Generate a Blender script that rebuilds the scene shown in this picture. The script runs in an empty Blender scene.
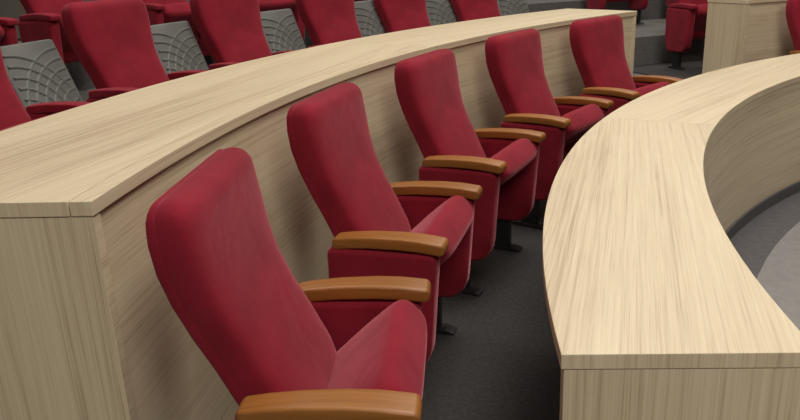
import bpy, bmesh, math, random
from mathutils import Vector, Matrix
random.seed(4)
S=bpy.context.scene
S.view_settings.view_transform='Standard'
COL=S.collection
CX,CY=5.22,0.945
R1I,R1O=4.44,4.93
RC=5.86
R2I,R2O=5.89,6.58
STEP=0.295
PITCH=1.71
D2R=math.pi/180
def pol(r,a,z=0): return Vector((CX-r*math.cos(a*D2R),CY+r*math.sin(a*D2R),z))

# ---------------- materials
def newmat(name):
    m=bpy.data.materials.new(name); m.use_nodes=True
    nt=m.node_tree; b=nt.nodes['Principled BSDF']; return m,nt,b
def N(nt,t,**k):
    n=nt.nodes.new(t)
    for a,v in k.items(): setattr(n,a,v)
    return n
def wood(name,cl,cm,cd,rough=0.42,p0=.38,p1=.60):
    m,nt,b=newmat(name); L=nt.links
    tc=N(nt,'ShaderNodeTexCoord')
    def noise(sx,sy,sc,det,ro=.5,dist=0):
        q=N(nt,'ShaderNodeMapping'); q.inputs['Scale'].default_value=(sx,sy,1); L.new(tc.outputs['UV'],q.inputs[0])
        n=N(nt,'ShaderNodeTexNoise'); n.inputs['Scale'].default_value=sc; n.inputs['Detail'].default_value=det; n.inputs['Roughness'].default_value=ro
        n.inputs['Distortion'].default_value=dist
        L.new(q.outputs[0],n.inputs[0]); return n.outputs[0]
    def mix(a,b_,f):
        mx=N(nt,'ShaderNodeMix'); mx.data_type='FLOAT'; mx.inputs[0].default_value=f
        L.new(a,mx.inputs[2]); L.new(b_,mx.inputs[3]); return mx.outputs[0]
    big=noise(.35,6,1.0,3,.5,.3)
    mid=noise(.5,50,1.5,5,.6)
    fine=noise(3,240,1.3,3)
    v=mix(mix(big,mid,.58),fine,.30)
    cr=N(nt,'ShaderNodeValToRGB'); e=cr.color_ramp.elements
    e[0].position=p0; e[0].color=(*cd,1); e[1].position=p1; e[1].color=(*cl,1)
    q=e.new(p0*.55+p1*.45); q.color=(*cm,1)
    L.new(v,cr.inputs[0]); L.new(cr.outputs[0],b.inputs['Base Color'])
    b.inputs['Roughness'].default_value=rough
    bp=N(nt,'ShaderNodeBump'); bp.inputs['Strength'].default_value=.08; bp.inputs['Distance'].default_value=.002
    L.new(v,bp.inputs['Height']); L.new(bp.outputs[0],b.inputs['Normal'])
    return m
M_wood=wood('ash_laminate',(.735,.635,.465),(.645,.54,.38),(.46,.36,.235))
M_arm=wood('armrest_beech',(.34,.135,.030),(.28,.108,.022),(.19,.068,.014),.42)
def noisemat(name,c1,c2,scale,rough,bump=.3,bscale=None,sheen=0):
    m,nt,b=newmat(name); L=nt.links
    tc=N(nt,'ShaderNodeTexCoord')
    n=N(nt,'ShaderNodeTexNoise'); n.inputs['Scale'].default_value=scale; n.inputs['Detail'].default_value=6
    L.new(tc.outputs['Object'],n.inputs[0])
    cr=N(nt,'ShaderNodeValToRGB'); e=cr.color_ramp.elements; e[0].position=.35; e[1].position=.65
    e[0].color=(*c1,1); e[1].color=(*c2,1); L.new(n.outputs[0],cr.inputs[0]); L.new(cr.outputs[0],b.inputs['Base Color'])
    b.inputs['Roughness'].default_value=rough
    n2=N(nt,'ShaderNodeTexNoise'); n2.inputs['Scale'].default_value=bscale or scale*8
    L.new(tc.outputs['Object'],n2.inputs[0])
    bp=N(nt,'ShaderNodeBump'); bp.inputs['Strength'].default_value=bump; bp.inputs['Distance'].default_value=.002
    L.new(n2.outputs[0],bp.inputs['Height'])
    if sheen:
        b.inputs['Sheen Weight'].default_value=sheen; b.inputs['Sheen Roughness'].default_value=.4; b.inputs['Sheen Tint'].default_value=(1,.38,.45,1)
        b.inputs['Specular IOR Level'].default_value=.15
        n3=N(nt,'ShaderNodeTexNoise'); n3.inputs['Scale'].default_value=6; n3.inputs['Detail'].default_value=2; n3.inputs['Distortion'].default_value=.6
        L.new(tc.outputs['Object'],n3.inputs[0])
        bp2=N(nt,'ShaderNodeBump'); bp2.inputs['Strength'].default_value=.3; bp2.inputs['Distance'].default_value=.02
        L.new(n3.outputs[0],bp2.inputs['Height']); L.new(bp.outputs[0],bp2.inputs['Normal']); L.new(bp2.outputs[0],b.inputs['Normal'])
    else: L.new(bp.outputs[0],b.inputs['Normal'])
    return m
M_red=noisemat('red_fabric',(.205,.011,.023),(.262,.015,.032),7,.9,.35,420,.45)
M_carpet=noisemat('dark_carpet',(.026,.025,.027),(.043,.041,.045),60,.95,.5,400)
M_inner=noisemat('grey_floor',(.22,.215,.22),(.26,.255,.26),20,.7,.2,200)
M_band=noisemat('grey_band',(.085,.082,.09),(.11,.105,.115),30,.8,.2,200)
M_step=noisemat('step_carpet',(.10,.095,.095),(.15,.14,.14),50,.95,.5,300)
M_nose=noisemat('step_nosing',(.33,.33,.33),(.4,.4,.4),10,.5,.1)
M_metal=noisemat('black_metal',(.015,.015,.016),(.02,.02,.022),10,.4,.05)
M_wall=noisemat('wall_paint',(.5,.46,.41),(.54,.50,.45),3,.8,.1)
M_ceil=noisemat('ceiling_paint',(.55,.53,.50),(.6,.58,.55),3,.9,.1)
M_shell=noisemat('grey_moulded_shell',(.125,.13,.125),(.15,.155,.15),6,.5,.1)

# ---------------- helpers
def empty(name,loc=(0,0,0),rz=0):
    o=bpy.data.objects.new(name,None); o.location=loc; o.rotation_euler=(0,0,rz); o.empty_display_size=.2
    COL.objects.link(o); return o
def obj(name,me,parent=None,loc=(0,0,0)):
    o=bpy.data.objects.new(name,me); COL.objects.link(o); o.location=loc
    if parent: o.parent=parent
    return o
def sector(name,r0,r1,a0,a1,z0,z1,mat,parent=None,bev=.0,seg=1.2):
    bm=bmesh.new(); uvl=bm.loops.layers.uv.new('UVMap')
    n=max(1,int(math.ceil((a1-a0)/seg)))
    am=(a0+a1)/2; tdir=Vector((math.sin(am*D2R),math.cos(am*D2R),0)); rdir=Vector((-math.cos(am*D2R),math.sin(am*D2R),0))
    ou,ov=random.random()*9,random.random()*9
    rings=[]
    for i in range(n+1):
        a=a0+(a1-a0)*i/n
        rings.append((a,[bm.verts.new(pol(r,a,z)) for r,z in ((r0,z0),(r1,z0),(r1,z1),(r0,z1))]))
    def face(vs,uvs):
        f=bm.faces.new(vs)
        for l,u in zip(f.loops,uvs): l[uvl].uv=(u[0]+ou,u[1]+ov)
        return f
    for i in range(n):
        aa,A=rings[i]; ab,B=rings[i+1]
        for k in range(4):
            j=(k+1)%4; vs=[A[k],B[k],B[j],A[j]]
            if k in(0,2):
                uvs=[(v.co.dot(tdir),v.co.dot(rdir)) for v in vs]
            else:
                rr=r1 if k==1 else r0
                uvs=[(aa*D2R*rr,vs[0].co.z),(ab*D2R*rr,vs[1].co.z),(ab*D2R*rr,vs[2].co.z),(aa*D2R*rr,vs[3].co.z)]
            face(vs,uvs)
    for A,rev in((rings[0][1],0),(rings[-1][1],1)):
        vs=A[::-1] if rev else A[:]
        face(vs,[(v.co.z,v.co.dot(rdir)) for v in vs])
    bmesh.ops.recalc_face_normals(bm,faces=bm.faces)
    me=bpy.data.meshes.new(name); bm.to_mesh(me); bm.free(); me.materials.append(mat)
    o=obj(name,me,parent)
    if bev:
        m=o.modifiers.new('bev','BEVEL'); m.width=bev; m.segments=2; m.limit_method='ANGLE'; m.angle_limit=.8
    return o
def sect(c,a,b,vd,n=28,e=4.0):
    pts=[]; xd=Vector((1,0,0))
    for i in range(n):
        t=2*math.pi*(i+.5)/n; ct,st=math.cos(t),math.sin(t)
        x=a*math.copysign(abs(ct)**(2/e),ct); y=b*math.copysign(abs(st)**(2/e),st)
        pts.append(c+xd*x+vd*y)
    return pts
def loft(bm,path,r_end=.03,r_w=None,e=4.0,n=28,ends=(1,1),xf=None):
    r_w=r_w or r_end
    P=[(Vector(c),a,b,Vector(v).normalized()) for c,a,b,v in path]
    L=[]
    t0=(P[0][0]-P[1][0]).normalized(); t1=(P[-1][0]-P[-2][0]).normalized()
    angs=[88,75,60,42,22]
    for g in angs:
        s,c=math.sin(g*D2R),math.cos(g*D2R); k=r_end*ends[0]
        L.append((P[0][0]+t0*k*s,P[0][1]-r_w*(1-c),P[0][2]-min(r_end,P[0][2]*.85)*(1-c),P[0][3]))
    L+=P
    for g in angs[::-1]:
        s,c=math.sin(g*D2R),math.cos(g*D2R); k=r_end*ends[1]
        L.append((P[-1][0]+t1*k*s,P[-1][1]-r_w*(1-c),P[-1][2]-min(r_end,P[-1][2]*.85)*(1-c),P[-1][3]))
    uvl=bm.loops.layers.uv.verify()
    rows=[]; faces=[]
    for c,a,b,v in L:
        rows.append([bm.verts.new(xf@q if xf else q) for q in sect(c,a,b,v,n,e)])
    for i in range(len(rows)-1):
        for k in range(n):
            faces.append(bm.faces.new([rows[i][k],rows[i][(k+1)%n],rows[i+1][(k+1)%n],rows[i+1][k]]))
    faces.append(bm.faces.new(rows[0][::-1])); faces.append(bm.faces.new(rows[-1]))
    for f in faces:
        f.smooth=True
        for l in f.loops: l[uvl].uv=(l.vert.co.y+l.vert.co.z*.3,l.vert.co.x+l.vert.co.z*.5)
def fin(bm,name,mat):
    bmesh.ops.recalc_face_normals(bm,faces=bm.faces)
    me=bpy.data.meshes.new(name); bm.to_mesh(me); bm.free(); me.materials.append(mat); return me
def inset_poly(pts,d):
    out=[]; n=len(pts)
    for i in range(n):
        p0,p1,p2=Vector(pts[i-1]),Vector(pts[i]),Vector(pts[(i+1)%n])
        a=(p1-p0).normalized(); b=(p2-p1).normalized()
        na=Vector((-a.y,a.x)); nb=Vector((-b.y,b.x)); m=(na+nb)
        if m.length<1e-6: m=na
        m.normalize(); out.append(tuple(p1+m*d/max(.5,m.dot(na))))
    return out
def extr(bm,outline,x0,x1,bev):
    area=sum(outline[i-1][0]*outline[i][1]-outline[i][0]*outline[i-1][1] for i in range(len(outline)))
    if area<0: outline=outline[::-1]
    if bev:
        lev=[(x0+bev*(1-math.cos(g*D2R)),bev*(1-math.sin(g*D2R))) for g in(0,20,45,68,90)]
        lev=lev+[(x0+x1-x,i) for x,i in lev[::-1]]
    else: lev=[(x0,0),(x1,0)]
    rows=[]
    for x,i in lev:
        pl=inset_poly(outline,i) if i>1e-6 else outline
        rows.append([bm.verts.new((x,y,z)) for y,z in pl])
    n=len(outline)
    for r in range(len(rows)-1):
        for k in range(n):
            f=bm.faces.new([rows[r][k],rows[r][(k+1)%n],rows[r+1][(k+1)%n],rows[r+1][k]]); f.smooth=True
    bm.faces.new(rows[0][::-1]); bm.faces.new(rows[-1])
def roundpoly(pts,n=6):
    out=[]; m=len(pts)
    for i in range(m):
        p=Vector(pts[i][:2]); a=Vector(pts[i-1][:2]); c=Vector(pts[(i+1)%m][:2]); r=pts[i][2]
        d1=(a-p).normalized(); d2=(c-p).normalized()
        s=p+d1*r; e=p+d2*r
        for k in range(n+1):
            t=k/n; q=s*(1-t)**2+p*2*t*(1-t)+e*t*t; out.append((q.x,q.y))
    return out

# ---------------- chair meshes (local: y=0 wall plane, +y forward, z up)
AX=.292
prof=[(.350,.33,.226,.058),(.334,.42,.226,.066),(.305,.51,.223,.072),(.266,.60,.220,.070),(.225,.69,.224,.064),(.190,.77,.237,.060),(.165,.85,.255,.061),(.150,.92,.267,.062),(.142,.98,.268,.060),(.141,1.005,.265,.058)]
def backpath(dy,sa,sb):
    path=[]
    for i,(y,z,a,b_) in enumerate(prof):
        j=min(i+1,len(prof)-1); k=max(i-1,0)
        t=Vector((0,prof[j][0]-prof[k][0],prof[j][1]-prof[k][1])).normalized()
        nrm=Vector((0,t.z,-t.y))
        path.append((Vector((0,y,z))+nrm*dy,a+sa,b_*sb,nrm))
    return path
bm=bmesh.new()
loft(bm,backpath(.0,0,1),.055,.060,e=4.2,n=48)
me_back=fin(bm,'back_cushion',M_red)
bm=bmesh.new(); loft(bm,backpath(-.03,.0,.30),.052,.058,e=7,n=48); me_pipe=fin(bm,'back_board',M_red)
def seat_mesh(name,tilt,hy,hz,L,mat):
    bm=bmesh.new(); t=tilt*D2R
    d=Vector((0,math.cos(t),math.sin(t))); nrm=Vector((0,-math.sin(t),math.cos(t)))
    H=Vector((0,hy,hz)); p=[]
    for s,th in((0.02,.058),(.1,.062),(.18,.066),(L-.06,.066),(L-.03,.064)):
        p.append((H+d*s-nrm*.066,.236,th,nrm))
    loft(bm,p,.035,.03,e=5.0,n=36)
    return fin(bm,name,mat)
me_seat=seat_mesh('seat_cushion',41,.315,.445,.315,M_red)
bm=bmesh.new()
ol=roundpoly([(.23,.30,.04),(.27,.17,.05),(.572,.17,.10),(.607,.602,.035),(.23,.602,.03)])
for sx in(-1,1): extr(bm,ol,sx*AX-.040,sx*AX+.040,.018)
me_side=fin(bm,'side_panels',M_red)
def arms(mat):
    bm=bmesh.new()
    for sx in(-1,1):
        xf=Matrix.Translation((sx*AX,0,0)); pa=[]
        for y,z,a in((.265,.616,.034),(.31,.622,.036),(.38,.628,.038),(.48,.630,.041),(.55,.627,.042),(.617,.619,.042)):
            pa.append((Vector((0,y,z)),a,.021,Vector((0,.05,1))))
        loft(bm,pa,.016,.014,e=6.5,n=32,xf=xf)
    return fin(bm,'armrests',mat)
me_arm=arms(M_arm); me_arm_up=arms(M_red)
bm=bmesh.new()
for sx in(-1,1):
    extr(bm,roundpoly([(.36,.20,.01),(.36,.02,.01),(.46,.02,.01),(.46,.20,.01)],3),sx*AX-.02,sx*AX+.02,.004)
    extr(bm,roundpoly([(.31,0,.003),(.52,0,.003),(.52,.010,.004),(.48,.022,.008),(.34,.022,.008),(.31,.010,.004)],3),sx*AX-.030,sx*AX+.030,.002)
extr(bm,roundpoly([(.31,.33,.01),(.37,.33,.01),(.37,.37,.01),(.31,.37,.01)],3),-AX+.03,AX-.03,0)
me_base=fin(bm,'pedestals',M_metal)
bm=bmesh.new()
PX,PW=-.50,.19
def pt(x,z,off=0):
    y=.30-.26*(z-.35)/.65
    return Vector((x,y+off,z))
xf=Matrix.Translation((PX,0,0))
pa=[(pt(0,z),PW,.016,Vector((0,.93,.37))) for z in(.06,.3,.5,.7,.88)]
loft(bm,pa,.012,.03,e=7,n=36,xf=xf)
for cz,cx in((.12,-.17),(.50,.17),(.50,-.17)):
    for k in range(1,8):
        r=.05*k; prev=None
        for j in range(0,19):
            t=j/18*math.pi/2
            x=cx+(r*math.cos(t))*(1 if cx<0 else -1); z=cz+r*math.sin(t)
            if z>.86 or z>cz+.37 or abs(x)>.175: prev=None; continue
            p=pt(x,z,.014); c4=[]
            rad=Vector(((1 if cx<0 else -1)*math.cos(t),0,math.sin(t)))
            for dr,dy in((-.010,0),(0,.012),(.010,0)):
                q=p+rad*dr; q.y=pt(0,q.z,.014).y+dy; c4.append(bm.verts.new(xf@q))
            if prev:
                for m_ in(0,1):
                    f=bm.faces.new([prev[m_],prev[m_+1],c4[m_+1],c4[m_]]); f.smooth=True
            prev=c4
me_fan=fin(bm,'moulded_side_panel',M_shell)

def chair(r,a,z,fan=False,turn=0,up=False):
    p=pol(r,a,z); e=empty('auditorium_chair',p,math.atan2(-math.cos(a*D2R),-math.sin(a*D2R))+turn*D2R)
    obj('back_cushion',me_back,e); obj('back_board',me_pipe,e)
    obj('seat_cushion',me_seat,e)
    if fan: obj('moulded_side_panel',me_fan,e)
    obj('side_panels',me_side,e); obj('armrests',me_arm_up if up else me_arm,e); obj('pedestals',me_base,e)

for a in(7.1,17.35,27.8,38.0,48.0): chair(RC-(.015 if a<8 else 0),a,0,turn=2.2 if a<8 else 0)
for a in(72.8,82.8): chair(RC,a,0)
R3=R2I+PITCH
for a in(10.5,17.6,25.3,32.6,40.0,46.2,52.8): chair(R3-.02,a,STEP,True,up=True)
for a in(73.5,80.5,87.5): chair(R3-.02,a,STEP,True,up=True)
R4=R3+PITCH
for a in(14,20,26,32,38,44,50,74,81): chair(R4-.02,a,2*STEP,up=True)

# ---------------- desks
def desk(r0,r1,a0,a1,z,joints,base,nosing=0):
    e=empty('curved_desk')
    T=.034
    js=[a0]+[j for j in joints if a0<j<a1]+[a1]
    g=.015
    for i in range(len(js)-1):
        b0=js[i]+(g if i else 0); b1=js[i+1]-(g if i<len(js)-2 else 0)
        sector('top_%d'%(i+1),r0+(nosing+.003 if nosing else 0),r1,b0,b1,z-T,z,M_wood,e,bev=.002)
        if nosing: sector('nosing_%d'%(i+1),r0,r0+nosing,b0,b1,z-T,z,M_wood,e,bev=.0025)
    for i in range(len(js)-1):
        sector('panel_%d'%(i+1),r0+.010,r0+.034,js[i]+.12 if i==0 else js[i]+.01,js[i+1]-.01,base,z-T-.001,M_wood,e)
    w=.036/r1/D2R
    sector('end_panel_1',r0+.003,r1-.006,a0+.03,a0+.03+w,base,z-T-.001,M_wood,e,bev=.002,seg=5)
    sector('end_panel_2',r0+.003,r1-.006,a1-.03-w,a1-.03,base,z-T-.001,M_wood,e,bev=.002,seg=5)
    return e
desk(R1I,R1O,4.1,110,.75,[30.5,57,83.5],0)
desk(R2I,R2O,5.4,55.0,.75+STEP,[32.2],0,.05)
desk(R2I,R2O-.25,67.3,100,.75+STEP,[85],0,.05)
sector('baseboard_desk',R1I-.004,R1I+.008,4.3,109.8,0,.07,M_band)

# ---------------- floor, platforms, steps
bm=bmesh.new()
vs=[bm.verts.new(v) for v in((-12,-9,0),(16,-9,0),(16,19,0),(-12,19,0))]; bm.faces.new(vs)
obj('floor',fin(bm,'floor',M_carpet))
sector('floor_band',R1I-.22,R1I-.004,-60,150,0,.004,M_band)
sector('floor_center',.001,R1I-.22,-180,180,0,.006,M_inner,seg=3)
def riser(r0,r1,a0,a1,z,mat=M_step):
    sector('seating_platform',r0,r1,a0,a1,.001,z,mat,seg=2)
for a0,a1,ro in((5.5,54.8,R2O),(67.5,110,R2O-.25)):
    riser(ro,R3,a0,a1,STEP,M_carpet)
    riser(R3,R4,a0,a1,2*STEP)
    riser(R4,R4+PITCH,a0,a1,3*STEP)
def stairs(a0,a1):
    e=empty('aisle_stairs')
    z=STEP/2; r=R2I; k=0
    while r<R4+1:
        r2=r+PITCH/2
        sector('step_%d'%(k+1),r,r2,a0,a1,.001,z,M_step,e)
        sector('nosing_%d'%(k+1),r-.006,r+.04,a0+.05,a1-.05,z-.03,z+.004,M_nose,e)
        r=r2; z+=STEP/2; k+=1
stairs(55.2,67.1)
stairs(-14,5.2)

# ---------------- room shell
def boxm(name,lo,hi,mat):
    bm=bmesh.new(); bmesh.ops.create_cube(bm,size=1)
    for v in bm.verts: v.co=Vector([(lo[i]+hi[i])/2+v.co[i]*(hi[i]-lo[i]) for i in range(3)])
    return obj(name,fin(bm,name,mat))
boxm('wall_left',(-12.2,-9,0),(-12,19,7),M_wall)
boxm('wall_right',(16,-9,0),(16.2,19,7),M_wall)
boxm('wall_back',(-12,19,0),(16,19.2,7),M_wall)
boxm('wall_front',(-12,-9.2,0),(16,-9,7),M_wall)
boxm('ceiling',(-12,-9,7),(16,19,7.2),M_ceil)

def area(name,loc,size,power,col=(1,.93,.82)):
    l=bpy.data.lights.new(name,'AREA'); l.shape='RECTANGLE'; l.size=size[0]; l.size_y=size[1]; l.energy=power; l.color=col
    o=bpy.data.objects.new(name,l); COL.objects.link(o); o.location=loc
area('fill_light',(2.0,3.8,6.6),(2.5,2.5),300)
area('fill_light',(-3,6,6.6),(3,3),160)
area('fill_light',(4,11,6.6),(4,3),250)
area('fill_light',(2,-3.5,6.6),(4,3),450)  # added fill behind the camera, brightens the vertical desk faces
w=bpy.data.worlds.new('world'); S.world=w; w.use_nodes=True
w.node_tree.nodes['Background'].inputs[0].default_value=(.9,.88,.85,1); w.node_tree.nodes['Background'].inputs[1].default_value=.3

# ---------------- camera
cam=bpy.data.cameras.new('camera'); co=bpy.data.objects.new('camera',cam); COL.objects.link(co); S.camera=co
cam.sensor_width=36; cam.lens=750/800*36; cam.clip_start=.05
th=18.6*D2R; c,s=math.cos(th),math.sin(th)
F=Vector((0,c,-s)); U0=Vector((0,s,c)); R0=Vector((1,0,0))
ro=2.57*D2R
X=R0*math.cos(ro)-U0*math.sin(ro); Y=R0*math.sin(ro)+U0*math.cos(ro); Z=-F
m=Matrix((X,Y,Z)).transposed().to_4x4(); m.translation=Vector((0,0,1.5))
co.matrix_world=m
